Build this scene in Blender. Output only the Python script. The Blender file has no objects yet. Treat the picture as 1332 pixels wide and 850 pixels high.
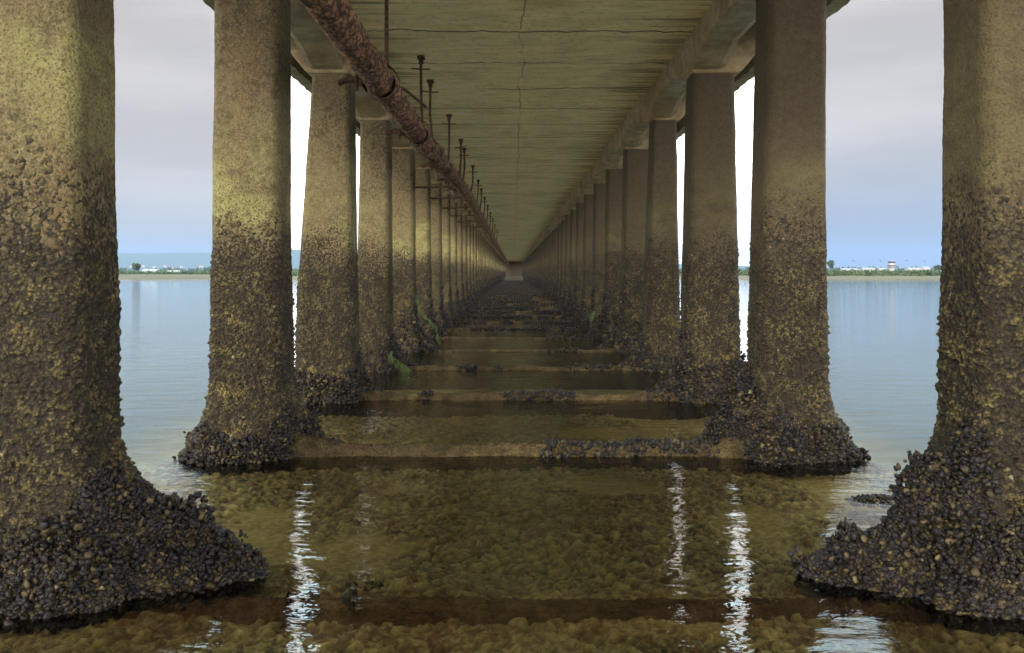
import bpy, bmesh, math, random
import numpy as np
from mathutils import Vector, Matrix

random.seed(7)
RS = np.random.RandomState(11)
SC = bpy.context.scene
COL = SC.collection
R = math.radians

# ------------------------------------------------------------------ numbers
CAM_H = 1.42          # lens above the water (water = 0)
P = 2.90              # pillar pitch
NFRONT, NBACK = 45, 1 # pillar pairs ahead of / behind the camera
DEPTH = 0.42          # pillar depth along the bridge
SOF = CAM_H + 2.62    # soffit height
CAPB = CAM_H + 2.20   # underside of the caps

def zf(k):            # y of the front face of pillar k (1 = nearest ahead)
    return (k + 0.25) * P

# ------------------------------------------------------------------ tags
def tag(o, label=None, cat=None, group=None, kind=None):
    if label: o['label'] = label
    if cat: o['category'] = cat
    if group: o['group'] = group
    if kind: o['kind'] = kind
    return o

def empty(name, loc=(0, 0, 0)):
    o = bpy.data.objects.new(name, None)
    COL.objects.link(o)
    o.location = loc
    o.empty_display_size = 0.2
    return o

# ------------------------------------------------------------------ numpy noise
def _h(ix, iy, iz, s=0):
    n = (ix.astype(np.int64) * 374761393 + iy.astype(np.int64) * 668265263 + iz.astype(np.int64) * 2147483647 + s * 974634777) & 0xffffffff
    n = ((n ^ (n >> 13)) * 1274126177) & 0xffffffff
    n = ((n ^ (n >> 16)) * 2246822519) & 0xffffffff
    n = n ^ (n >> 15)
    return (n & 0xffffff) / float(0xffffff)

def vnoise(p, s=0):
    i = np.floor(p).astype(np.int64); f = p - i
    u = f * f * (3 - 2 * f)
    out = np.zeros(len(p))
    for dx in (0, 1):
        wx = u[:, 0] if dx else 1 - u[:, 0]
        for dy in (0, 1):
            wy = u[:, 1] if dy else 1 - u[:, 1]
            for dz in (0, 1):
                wz = u[:, 2] if dz else 1 - u[:, 2]
                out += wx * wy * wz * _h(i[:, 0] + dx, i[:, 1] + dy, i[:, 2] + dz, s)
    return out

def fbm(p, oct=4, s=0):
    a, t, out = 0.5, 0.0, np.zeros(len(p))
    for k in range(oct):
        out += a * vnoise(p * (2 ** k) + 17.3 * k, s + k); t += a; a *= 0.5
    return out / t

def worley(p, s=0):
    """F1, F2, id (0..1) in three dimensions"""
    i = np.floor(p).astype(np.int64)
    f1 = np.full(len(p), 9.0); f2 = np.full(len(p), 9.0); idd = np.zeros(len(p))
    for dx in (-1, 0, 1):
        for dy in (-1, 0, 1):
            for dz in (-1, 0, 1):
                cx, cy, cz = i[:, 0] + dx, i[:, 1] + dy, i[:, 2] + dz
                d = np.sqrt((cx + _h(cx, cy, cz, s + 1) - p[:, 0]) ** 2 + (cy + _h(cx, cy, cz, s + 2) - p[:, 1]) ** 2
                            + (cz + _h(cx, cy, cz, s + 3) - p[:, 2]) ** 2)
                near = d < f1
                f2 = np.where(near, f1, np.minimum(f2, d))
                idd = np.where(near, _h(cx, cy, cz, s + 4), idd)
                f1 = np.where(near, d, f1)
    return f1, f2, idd

def sstep(a, b, x):
    t = np.clip((x - a) / (b - a), 0, 1)
    return t * t * (3 - 2 * t)

# ------------------------------------------------------------------ mesh from arrays
def np_mesh(name, v, quads, mat=None, attrs=None, smooth=True, cols=None):
    me = bpy.data.meshes.new(name)
    v = np.asarray(v, dtype=np.float32); q = np.asarray(quads, dtype=np.int32)
    k = q.shape[1]
    me.vertices.add(len(v)); me.vertices.foreach_set('co', v.ravel())
    me.loops.add(q.size); me.loops.foreach_set('vertex_index', q.ravel())
    me.polygons.add(len(q))
    me.polygons.foreach_set('loop_start', np.arange(0, q.size, k, dtype=np.int32))
    me.polygons.foreach_set('loop_total', np.full(len(q), k, dtype=np.int32))
    me.update(calc_edges=True)
    me.polygons.foreach_set('use_smooth', np.full(len(q), smooth))
    for an, av in (attrs or {}).items():
        a = me.attributes.new(an, 'FLOAT', 'POINT'); a.data.foreach_set('value', np.asarray(av, dtype=np.float32))
    for an, av in (cols or {}).items():
        a = me.attributes.new(an, 'FLOAT_COLOR', 'POINT')
        c = np.ones((len(v), 4), dtype=np.float32); c[:, :3] = av
        a.data.foreach_set('color', c.ravel())
    if mat: me.materials.append(mat)
    return me

def link(name, me, parent=None, loc=None):
    o = bpy.data.objects.new(name, me); COL.objects.link(o)
    if parent is not None: o.parent = parent
    if loc is not None: o.location = loc
    return o

def grid_quads(rows, cols, wrap=False):
    r = np.arange(rows - 1)[:, None]
    c = np.arange(cols if wrap else cols - 1)[None, :]
    c2 = (c + 1) % cols
    a = r * cols + c; b = r * cols + c2; d = (r + 1) * cols + c2; e = (r + 1) * cols + c
    return np.stack([a, b, d, e], -1).reshape(-1, 4)

class MB:
    """collects boxes, tubes and prisms into one bmesh"""
    def __init__(s): s.bm = bmesh.new()
    def box(s, c, d, rot=None, bev=0.0):
        r = bmesh.ops.create_cube(s.bm, size=1.0)
        vs = r['verts']
        for v in vs: v.co = Vector((v.co.x * d[0], v.co.y * d[1], v.co.z * d[2]))
        if bev:
            es = list({e for v in vs for e in v.link_edges})
            rb = bmesh.ops.bevel(s.bm, geom=es, offset=bev, segments=2, affect='EDGES', profile=.5)
            vs = list({v for f in rb['faces'] for v in f.verts} | {v for v in vs if v.is_valid})
        M = Matrix.Translation(c)
        if rot is not None: M = M @ rot
        for v in vs: v.co = M @ v.co
        return s
    def tube(s, pts, rad, seg=10, jitter=0.0, cap=True):
        pts = [Vector(p) for p in pts]
        rings = []
        for i, p in enumerate(pts):
            t = (pts[min(i + 1, len(pts) - 1)] - pts[max(i - 1, 0)]).normalized()
            a = Vector((0, 0, 1)) if abs(t.z) < .9 else Vector((1, 0, 0))
            x = t.cross(a).normalized(); y = t.cross(x).normalized()
            rr = rad[i] if isinstance(rad, (list, tuple)) else rad
            rings.append([s.bm.verts.new(p + (x * math.cos(2 * math.pi * k / seg) + y * math.sin(2 * math.pi * k / seg))
                          * rr * (1 + random.uniform(-jitter, jitter))) for k in range(seg)])
        for a, b in zip(rings, rings[1:]):
            for k in range(seg):
                s.bm.faces.new((a[k], a[(k + 1) % seg], b[(k + 1) % seg], b[k]))
        if cap:
            s.bm.faces.new(rings[0][::-1]); s.bm.faces.new(rings[-1])
        return s
    def prism(s, poly, y0, y1, bev=0.0):
        """poly in (x, z), extruded along y"""
        a = [s.bm.verts.new((x, y0, z)) for x, z in poly]
        b = [s.bm.verts.new((x, y1, z)) for x, z in poly]
        n = len(poly)
        fs = [s.bm.faces.new(a), s.bm.faces.new(b[::-1])]
        for i in range(n):
            fs.append(s.bm.faces.new((a[i], b[i], b[(i + 1) % n], a[(i + 1) % n])))
        if bev:
            es = list({e for f in fs for e in f.edges})
            bmesh.ops.bevel(s.bm, geom=es, offset=bev, segments=3, affect='EDGES', profile=.5)
        return s
    def build(s, name, mat, parent=None, smooth=False, loc=None):
        bmesh.ops.recalc_face_normals(s.bm, faces=s.bm.faces[:])
        me = bpy.data.meshes.new(name); s.bm.to_mesh(me); s.bm.free()
        if smooth:
            me.polygons.foreach_set('use_smooth', [True] * len(me.polygons))
            me.set_sharp_from_angle(angle=R(40))
        me.materials.append(mat)
        return link(name, me, parent, loc)

# ------------------------------------------------------------------ materials
class NT:
    def __init__(s, name):
        s.m = bpy.data.materials.new(name); s.m.use_nodes = True
        s.t = s.m.node_tree; s.t.nodes.clear()
        s.out = s.n('ShaderNodeOutputMaterial')
    def n(s, typ, **kw):
        nd = s.t.nodes.new(typ)
        for k, v in kw.items():
            if k.startswith('_'): setattr(nd, k[1:], v)
        for k, v in kw.items():
            if not k.startswith('_'):
                key = k.replace('__', ' ')
                s.set(nd, key, v)
        return nd
    def set(s, nd, key, v):
        sock = nd.inputs[int(key[1:])] if key[0] == 'i' and key[1:].isdigit() else nd.inputs[key]
        if hasattr(v, 'is_linked') or isinstance(v, bpy.types.NodeSocket): s.t.links.new(v, sock)
        else: sock.default_value = v
    def pos(s, scale=(1, 1, 1)):
        g = s.n('ShaderNodeNewGeometry')
        if scale == (1, 1, 1): return g.outputs['Position']
        return s.n('ShaderNodeVectorMath', _operation='MULTIPLY', i0=g.outputs['Position'], i1=scale).outputs[0]
    def noise(s, vec, scale, detail=4, rough=.55, dist=0.0):
        return s.n('ShaderNodeTexNoise', Vector=vec, Scale=scale, Detail=detail, Roughness=rough, Distortion=dist).outputs['Fac']
    def vor(s, vec, scale, feature='F1', out='Distance', rand=1.0):
        return s.n('ShaderNodeTexVoronoi', _feature=feature, Vector=vec, Scale=scale, Randomness=rand).outputs[out]
    def math(s, op, a, b=0.0, clamp=False):
        return s.n('ShaderNodeMath', _operation=op, _use_clamp=clamp, i0=a, i1=b).outputs[0]
    def ramp(s, fac, a, b, lo=0.0, hi=1.0, smooth=True):
        nd = s.n('ShaderNodeMapRange', _interpolation_type='SMOOTHSTEP' if smooth else 'LINEAR')
        s.set(nd, 'Value', fac)
        for k, v in (('From Min', a), ('From Max', b), ('To Min', lo), ('To Max', hi)): s.set(nd, k, v)
        return nd.outputs[0]
    def mix(s, fac, a, b, mode='MIX'):
        nd = s.n('ShaderNodeMix', _data_type='RGBA', _blend_type=mode)
        s.set(nd, 'Factor', fac)
        for idx, v in ((6, a), (7, b)):
            if isinstance(v, bpy.types.NodeSocket): s.t.links.new(v, nd.inputs[idx])
            else: nd.inputs[idx].default_value = (*v, 1) if len(v) == 3 else v
        return nd.outputs[2]
    def z(s):
        sp = s.n('ShaderNodeSeparateXYZ'); s.t.links.new(s.pos(), sp.inputs[0]); return sp.outputs['Z']
    def bump(s, h, strength=1.0, dist=.01, normal=None):
        nd = s.n('ShaderNodeBump', Height=h, Strength=strength, Distance=dist)
        if normal is not None: s.set(nd, 'Normal', normal)
        return nd.outputs[0]
    def attr(s, name, out='Fac'):
        return s.n('ShaderNodeAttribute', _attribute_name=name).outputs[out]
    def finish(s, color, rough=.85, normal=None, spec=.3, metal=0.0):
        b = s.n('ShaderNodeBsdfPrincipled')
        if isinstance(color, tuple): color = (*color, 1) if len(color) == 3 else color
        s.set(b, 'Base Color', color); s.set(b, 'Roughness', rough); s.set(b, 'Specular IOR Level', spec); s.set(b, 'Metallic', metal)
        if normal is not None: s.set(b, 'Normal', normal)
        s.t.links.new(b.outputs[0], s.out.inputs[0])
        return s.m

def mat_pillar():
    n = NT('weathered_crusted_concrete')
    p = n.pos(); z = n.z()
    big = n.noise(p, 1.6, 4); mid = n.noise(p, 7, 5); fine = n.noise(p, 45, 5, .65); grit = n.noise(p, 160, 3, .6)
    vstreak = n.noise(n.pos((6, 6, .5)), 1.0, 4)
    zz = n.math('ADD', z, n.math('MULTIPLY', n.math('SUBTRACT', big, .5), .9))
    cells = n.n('ShaderNodeSeparateColor', i0=n.vor(p, 62, out='Color')).outputs[0]
    zz2 = n.math('ADD', n.math('ADD', z, n.math('MULTIPLY', n.math('SUBTRACT', big, .5), .5)), n.math('MULTIPLY', n.math('SUBTRACT', cells, .5), .55))
    crust = n.ramp(zz2, 1.86, 1.58)                # 1 in the tidal zone, thinning out shell by shell
    # dry concrete above
    conc = n.mix(n.ramp(n.noise(p, 24, 5, .75), .38, .62), (.050, .039, .019), (.130, .102, .054))
    conc = n.mix(n.ramp(n.noise(p, 3.2, 4), .42, .62, 0, .4), conc, (.14, .11, .055))
    conc = n.mix(n.ramp(vstreak, .45, .75, 0, .55), conc, (.12, .075, .035))
    conc = n.mix(n.ramp(fine, .52, .72, 0, .35), conc, (.28, .24, .16))
    band = n.math('MULTIPLY', n.ramp(zz, 1.62, 1.95), n.ramp(zz, 2.75, 2.25))
    band = n.math('MULTIPLY', band, n.ramp(n.noise(p, .45, 2), .42, .58, .35, 1.25))
    band = n.math('MULTIPLY', band, n.ramp(n.noise(n.pos((4, 4, 7)), 1.0, 5, .65), .30, .62))
    conc = n.mix(n.math('MULTIPLY', band, .62), conc, (.26, .25, .095))
    pit = n.ramp(n.noise(p, 85, 3, .6), .50, .36)
    conc = n.mix(n.math('MULTIPLY', pit, .8), conc, (.05, .04, .02))
    # crusted concrete below
    lump = n.attr('lump')
    vor = n.vor(p, 62); vid = n.vor(p, 62, out='Color')
    low = n.mix(n.ramp(mid, .35, .68), (.030, .024, .008), (.125, .100, .036))
    low = n.mix(n.ramp(lump, .85, .3, 0, 1.0), low, (.018, .014, .009))  # hollows between lumps painted near black to deepen their shade
    low = n.mix(n.ramp(fine, .56, .72, 0, .5), low, (.20, .16, .075))
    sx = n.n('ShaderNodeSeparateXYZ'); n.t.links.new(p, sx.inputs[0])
    right_shade = n.ramp(sx.outputs['X'], -.5, .5)     # shade painted over the right row: darker, browner concrete with little algae
    conc = n.mix(n.math('MULTIPLY', right_shade, .72), conc, (.050, .037, .022))
    spec = n.math('MULTIPLY', n.ramp(n.math('ADD', n.vor(p, 30, out='Color'), 0.0), .80, .9), n.ramp(n.vor(p, 30), .45, .2))
    low = n.mix(n.math('MULTIPLY', spec, .5), low, (.38, .32, .20))
    yel = n.math('MULTIPLY', n.ramp(n.noise(p, 5.5, 4, .6), .60, .70), n.ramp(z, 1.25, .45))
    low = n.mix(n.math('MULTIPLY', yel, .32), low, (.36, .29, .055))
    low = n.mix(n.ramp(vor, .42, .62, 0, .8), low, (.012, .009, .006))  # cell edges blackened too, crevice shade put into the colour
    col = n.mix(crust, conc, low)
    # bumps
    hb = n.math('ADD', n.math('MULTIPLY', n.math('SUBTRACT', 1.0, vor), 1.0), n.math('MULTIPLY', grit, .45))
    hu = n.math('ADD', n.math('MULTIPLY', n.math('SUBTRACT', 1.0, n.vor(p, 75)), .38), n.math('MULTIPLY', grit, .5))
    h = n.mix(crust, hu, hb)
    nrm = n.bump(h, 1.0, .017)
    return n.finish(col, n.ramp(crust, 0, 1, .92, .72), nrm, .25)

def mat_concrete(name, a, b, stain, soffit=False):
    n = NT(name)
    p = n.pos()
    big = n.noise(p, 1.1, 4); mid = n.noise(n.pos((1.2, 6, 3)), 1.5, 5, .6) if soffit else n.noise(p, 5, 6, .68)
    fine = n.noise(p, 60, 4, .6)
    col = n.mix(n.ramp(mid, .3, .72), a, b)
    col = n.mix(n.ramp(big, .46, .72, 0, .65), col, stain)
    h = n.math('MULTIPLY', fine, .4)
    if soffit:
        sp = n.n('ShaderNodeSeparateXYZ'); n.t.links.new(p, sp.inputs[0])
        ax = n.math('ABSOLUTE', n.math('SUBTRACT', sp.outputs['X'], .06))
        # damp stains streaming in from the beams
        streak = n.noise(n.pos((.35, 6.5, 1)), 1.0, 6, .68, .4)
        edge = n.ramp(ax, .6, 1.85)
        col = n.mix(n.math('MULTIPLY', n.ramp(n.math('ADD', streak, n.math('MULTIPLY', edge, .20)), .64, .82), .7), col, (.060, .046, .028))
        # board marks across
        yw = n.math('ADD', sp.outputs['Y'], n.math('MULTIPLY', n.noise(n.pos((2.2, .6, 1)), 1.0, 4), .35))
        fr = n.math('ABSOLUTE', n.math('SUBTRACT', n.math('FRACT', n.math('DIVIDE', yw, 1.45)), .5))
        line = n.ramp(fr, .024, .004)
        gate = n.ramp(n.noise(n.pos((.5, 1.9, 1)), 1.0, 3), .36, .52)
        line = n.math('MULTIPLY', line, gate)
        col = n.mix(n.math('MULTIPLY', line, .9), col, (.018, .016, .014))
        fr2 = n.math('ABSOLUTE', n.math('SUBTRACT', n.math('FRACT', n.math('DIVIDE', yw, .24)), .5))
        line2 = n.math('MULTIPLY', n.ramp(fr2, .05, .0), n.ramp(n.noise(n.pos((1.4, 5, 1)), 1.0, 3), .5, .7))
        col = n.mix(n.math('MULTIPLY', line2, .45), col, (.06, .05, .03))
        # lengthwise crack
        xw = n.math('ADD', sp.outputs['X'], n.math('MULTIPLY', n.math('SUBTRACT', n.noise(n.pos((.1, .7, 1)), 1.0, 4, .55), .5), .30))
        cr = n.ramp(n.math('ABSOLUTE', n.math('SUBTRACT', xw, .10)), .008, .001)
        cr = n.math('MULTIPLY', cr, n.ramp(n.noise(p, .8, 2), .36, .5))
        col = n.mix(n.math('MULTIPLY', cr, .85), col, (.03, .022, .014))
        col = n.mix(n.ramp(n.noise(n.pos((2, 7, 1)), 1.0, 6, .7), .5, .68, 0, .3), col, (.26, .21, .12))
        col = n.mix(n.ramp(n.noise(p, 14, 5, .7), .52, .66, 0, .35), col, (.16, .13, .07))
        # rust flecks
        fl = n.math('MULTIPLY', n.ramp(n.noise(n.pos((7, 22, 1)), 1.0, 4, .7), .60, .70), n.ramp(n.noise(p, 1.3, 2), .5, .66))
        col = n.mix(n.math('MULTIPLY', fl, .8), col, (.12, .062, .026))
        h = n.math('SUBTRACT', h, n.math('ADD', n.math('MULTIPLY', line, 1.6), n.math('ADD', n.math('MULTIPLY', line2, .5), cr)))
        h = n.math('ADD', h, n.math('MULTIPLY', streak, .25))
    else:
        h = n.math('ADD', h, n.math('MULTIPLY', n.noise(p, 12, 5, .6), 1.2))
    return n.finish(col, .9, n.bump(h, .8, .012), .2)

def mat_sill():
    n = NT('silted_sill_concrete')
    p = n.pos()
    z = n.z()
    m = n.noise(p, 9, 5, .6)
    col = n.mix(n.ramp(m, .32, .68), (.038, .029, .013), (.105, .08, .035))
    col = n.mix(n.ramp(n.noise(p, 3, 3), .55, .7, 0, .6), col, (.11, .055, .033))
    col = n.mix(n.ramp(n.noise(p, 4.1, 3), .6, .72, 0, .7), col, (.17, .145, .04))
    col = n.mix(n.ramp(n.noise(p, 55, 4, .7), .50, .60, 0, .8), col, (.03, .023, .012))
    yy = n.n('ShaderNodeSeparateXYZ'); n.t.links.new(p, yy.inputs[0])
    col = n.mix(n.ramp(yy.outputs['Y'], 4.6, 4.2, 0, .5), col, n.mix(n.ramp(n.noise(p, 12, 5, .7), .35, .65), (.10, .045, .018), (.30, .15, .06)))
    h = n.math('ADD', n.noise(p, 60, 4, .7), n.math('MULTIPLY', n.vor(p, 70), -.6))
    return n.finish(col, .85, n.bump(h, 1.0, .02), .12)

def mat_mussel():
    n = NT('mussel_shell')
    c = n.attr('tint', 'Color')
    p = n.pos()
    col = n.mix(n.ramp(n.noise(p, 90, 3), .5, .72, 0, .22), c, (.11, .09, .05))
    return n.finish(col, .55, n.bump(n.noise(p, 220, 3), .5, .003), .2)

def mat_rust():
    n = NT('flaking_rust')
    p = n.pos()
    a = n.noise(n.pos((9, 5, 9)), 1.2, 6, .7, .6); b = n.noise(p, 26, 5, .7)
    col = n.mix(n.ramp(a, .35, .66), (.13, .058, .028), (.40, .20, .10))
    col = n.mix(n.ramp(b, .52, .68, 0, .8), col, (.36, .27, .17))
    col = n.mix(n.ramp(n.noise(p, 11, 4), .56, .7, 0, .85), col, (.035, .02, .015))
    h = n.math('ADD', n.math('MULTIPLY', a, .8), b)
    col = n.mix(n.ramp(n.vor(n.pos((1, .5, 1)), 34), .40, .62, 0, .8), col, (.03, .016, .012))
    return n.finish(col, .85, n.bump(h, 1.0, .045), .25)

def mat_darkrust():
    n = NT('blackened_rust'); p = n.pos()
    col = n.mix(n.ramp(n.noise(p, 40, 4, .7), .4, .65), (.035, .022, .017), (.13, .062, .035))
    return n.finish(col, .85, n.bump(n.noise(p, 80, 3), .8, .006), .25)

def mat_simple(name, c, rough=.8, var=.25, scale=6, spec=.3):
    n = NT(name); p = n.pos()
    f = n.noise(p, scale, 4)
    lo = tuple(x * (1 - var) for x in c); hi = tuple(min(1, x * (1 + var)) for x in c)
    return n.finish(n.mix(n.ramp(f, .3, .7), lo, hi), rough, None, spec)

def mat_bed():
    n = NT('stony_seabed')
    p = n.pos()
    st = n.attr('tint', 'Color')
    col = n.mix(n.ramp(n.noise(p, 30, 4, .65), .45, .7, 0, .5), st, (.60, .53, .22))
    patch = n.ramp(n.noise(p, .9, 4, .6), .50, .66, 0, .45)
    col = n.mix(patch, col, (.11, .095, .04))
    return n.finish(col, .8, n.bump(n.noise(p, 90, 4), .7, .01), .2)

def mat_openbed():
    n = NT('silt_and_scatter_bed'); p = n.pos()
    sp = n.n('ShaderNodeSeparateXYZ'); n.t.links.new(p, sp.inputs[0])
    far = n.ramp(n.math('ABSOLUTE', sp.outputs['X']), 2.6, 4.2)
    near = n.mix(n.ramp(n.noise(p, 3, 4), .35, .65), (.22, .20, .09), (.38, .34, .155))
    open_ = n.mix(n.ramp(n.noise(p, .8, 3), .3, .7), (.035, .095, .12), (.05, .12, .15))  # blue-green painted on the open bed for light scattered in murky water
    return n.finish(n.mix(far, near, open_), .9)

def mat_water():
    n = NT('sea_water')
    p = n.pos()
    sp = n.n('ShaderNodeSeparateXYZ'); n.t.links.new(p, sp.inputs[0])
    # long lazy ripples outside, small choppy ones between the pillars
    outp = n.noise(n.pos((.9, 2.6, 1)), 1.3, 5, .55, .3)
    inn = n.noise(n.pos((7, 13, 1)), 1.0, 3, .5, .5)
    inn2 = n.noise(n.pos((1.8, 3.4, 1)), 1.0, 2, .5)
    ins = n.ramp(n.math('ABSOLUTE', sp.outputs['X']), 3.6, 2.2)
    calm = n.ramp(n.noise(n.pos((.5, .9, 1)), 1.0, 2), .35, .65, .45, 1.25)
    h = n.math('ADD', n.math('MULTIPLY', outp, .017),
               n.math('MULTIPLY', n.math('ADD', n.math('MULTIPLY', inn, .0045), n.math('MULTIPLY', inn2, .008)), n.math('MULTIPLY', ins, calm)))
    def spot(cx, cy, rad):
        d = n.n('ShaderNodeVectorMath', _operation='DISTANCE', i0=n.pos(), i1=(cx, cy, 0)).outputs['Value']
        return n.ramp(d, rad, rad * .25)
    riff = n.math('ADD', spot(-1.0, 8.3, 1.1), n.math('ADD', n.math('MULTIPLY', spot(2.9, 5.6, 1.1), .6), n.math('ADD', spot(-1.4, 11.3, .9), n.math('MULTIPLY', spot(-2.3, 6.2, .8), .6))))
    h = n.math('ADD', h, n.math('MULTIPLY', riff, n.math('MULTIPLY', n.noise(n.pos((13, 22, 1)), 1.0, 3, .6, .6), .014)))
    far = n.ramp(sp.outputs['Y'], 10, 90, 1.0, .6)
    h = n.math('MULTIPLY', h, far)
    nrm = n.bump(h, 1.0, 1.0)
    fr = n.n('ShaderNodeFresnel', IOR=1.333, Normal=nrm).outputs[0]
    tr = n.n('ShaderNodeBsdfTransparent', Color=(.97, .96, .86, 1)).outputs[0]
    gl = n.n('ShaderNodeBsdfGlossy', Color=(1, 1, 1, 1), Roughness=.03, Normal=nrm).outputs[0]
    mx = n.n('ShaderNodeMixShader'); n.set(mx, 'i0', fr); n.set(mx, 'i1', tr); n.set(mx, 'i2', gl)
    n.t.links.new(mx.outputs[0], n.out.inputs[0])
    return n.m

def mat_leaf(name, a, b):
    n = NT(name); p = n.pos()
    return n.finish(n.mix(n.ramp(n.noise(p, .35, 4, .7), .35, .65), a, b), .9, None, .1)

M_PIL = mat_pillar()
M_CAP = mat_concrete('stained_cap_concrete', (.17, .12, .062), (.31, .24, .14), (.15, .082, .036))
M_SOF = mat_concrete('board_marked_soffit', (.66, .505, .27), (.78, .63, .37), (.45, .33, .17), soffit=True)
M_SILL = mat_sill(); M_MUS = mat_mussel(); M_RUST = mat_rust(); M_DRUST = mat_darkrust()
M_BED = mat_bed(); M_OBED = mat_openbed(); M_WATER = mat_water()
M_WEED = mat_simple('green_seaweed', (.05, .085, .015), .5, .4, 30)
M_YEL = mat_simple('ochre_stone', (.42, .24, .09), .7, .25, 20)
M_SAND = mat_simple('tidal_mud', (.058, .046, .012), .9, .3, .05)
M_SCRUB = mat_leaf('scrub_leaves', (.030, .055, .025), (.075, .10, .045))
M_TRUNK = mat_simple('bark', (.08, .06, .04))
M_HILL = mat_leaf('hill_cover', (.04, .06, .035), (.08, .09, .05))
M_WHITE = mat_simple('white_render', (.30, .295, .285), .8, .08, .3)
M_GREYR = mat_simple('pale_sheet_roof', (.19, .21, .205), .6, .1, .5)
M_DARKW = mat_simple('dark_boards', (.07, .06, .05), .8, .2, .5)
M_GLASS = mat_simple('dark_glazing', (.02, .035, .035), .15, .1, 1, .5)
M_TILE = mat_simple('red_tiles', (.30, .11, .06), .8, .2, .5)
M_STEEL = mat_simple('galvanised_steel', (.25, .26, .27), .5, .1, 1)

# ------------------------------------------------------------------ mussels
def unit_mussel(nu, nv):
    vs = [(0, 0, 0)]
    for j in range(1, nv):
        t = j / nv
        w = (math.sin(math.pi * t ** .75)) ** .8
        for i in range(nu):
            a = 2 * math.pi * i / nu
            c, s_ = math.cos(a), math.sin(a)
            vs.append((.33 * w * c * (1.0 + .15 * t) + .06 * math.sin(math.pi * t), .235 * w * math.copysign(abs(s_) ** .8, s_), t))
    vs.append((0.02, 0, 1.0))
    q = []
    for j in range(nv - 2):
        for i in range(nu):
            a = 1 + j * nu + i; b = 1 + j * nu + (i + 1) % nu
            q.append((a, b, b + nu, a + nu))
    top = len(vs) - 1
    for i in range(0, nu, 2):   # quads at the poles
        a = 1 + i; b = 1 + (i + 1) % nu; c = 1 + (i + 2) % nu
        q.append((0, c, b, a))
        o = 1 + (nv - 2) * nu
        q.append((top, o + i, o + (i + 1) % nu, o + (i + 2) % nu))
    return np.array(vs), np.array(q)

U_HI, U_LO = unit_mussel(8, 5), unit_mussel(6, 3)

def mussel_mesh(name, pos, nrm, size, hi=True, rs=RS, brown=.3):
    U, Q = U_HI if hi else U_LO
    n = len(pos)
    d = nrm + rs.normal(0, .48, (n, 3)); d[:, 2] += .15
    d /= np.linalg.norm(d, axis=1)[:, None] + 1e-9
    r = rs.normal(0, 1, (n, 3)); x = np.cross(d, r); x /= np.linalg.norm(x, axis=1)[:, None] + 1e-9
    y = np.cross(d, x)
    L = size * rs.uniform(.5, 1.5, n)
    fat = rs.uniform(.85, 1.35, n)
    base = pos - d * (L * .45)[:, None]
    V = (base[:, None, :] + (U[None, :, 0, None] * x[:, None, :] + U[None, :, 1, None] * y[:, None, :]) * (L * fat)[:, None, None]
         + U[None, :, 2, None] * d[:, None, :] * L[:, None, None])
    q = (Q[None] + (np.arange(n) * len(U))[:, None, None]).reshape(-1, 4)
    t = rs.uniform(0, 1, n)
    c = np.where((t < .76)[:, None], np.array([.0068, .0058, .0066])[None] * rs.uniform(.4, 2.1, (n, 1)),
        np.where((t < .76 + brown * .7)[:, None], np.array([.034, .026, .012])[None] * rs.uniform(.5, 1.6, (n, 1)),
                 np.array([.065, .052, .024])[None] * rs.uniform(.5, 1.7, (n, 1))))
    c = np.repeat(c, len(U), axis=0)
    return np_mesh(name, V.reshape(-1, 3), q, M_MUS, cols={'tint': c})

# ------------------------------------------------------------------ one pillar
def rrect(A, B, r, n):
    """evenly spaced outline points of a rounded rectangle: position, normal"""
    segs = []
    L1, L2, La = 2 * (A - r), 2 * (B - r), math.pi * r / 2
    tot = 2 * L1 + 2 * L2 + 4 * La
    out = np.zeros((n, 4))
    for k in range(n):
        s = (k + .5) / n * tot
        for q in range(4):
            Ls = (L2, L1, L2, L1)[q]
            # side q: 0=+x face going +y, 1=+y face going -x ...
            if s < Ls:
                t = s - Ls / 2
                out[k] = ((A, t, 1, 0), (-t, B, 0, 1), (-A, -t, -1, 0), (t, -B, 0, -1))[q]; break
            s -= Ls
            if s < La:
                a = q * math.pi / 2 + s / r
                cx = (A - r) * (1, -1, -1, 1)[q]; cy = (B - r) * (1, 1, -1, -1)[q]
                out[k] = (cx + r * math.cos(a), cy + r * math.sin(a), math.cos(a), math.sin(a)); break
            s -= La
    return out

class PillarSpec:
    def __init__(s, side, k, xi=(1.82, 1.82), xo=(2.30, 2.36), zfl=.55, fin=.28, fout=.13, ffr=.14, fbk=.14, mz=.45, mcover=.75):
        s.__dict__.update(locals())

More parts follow.
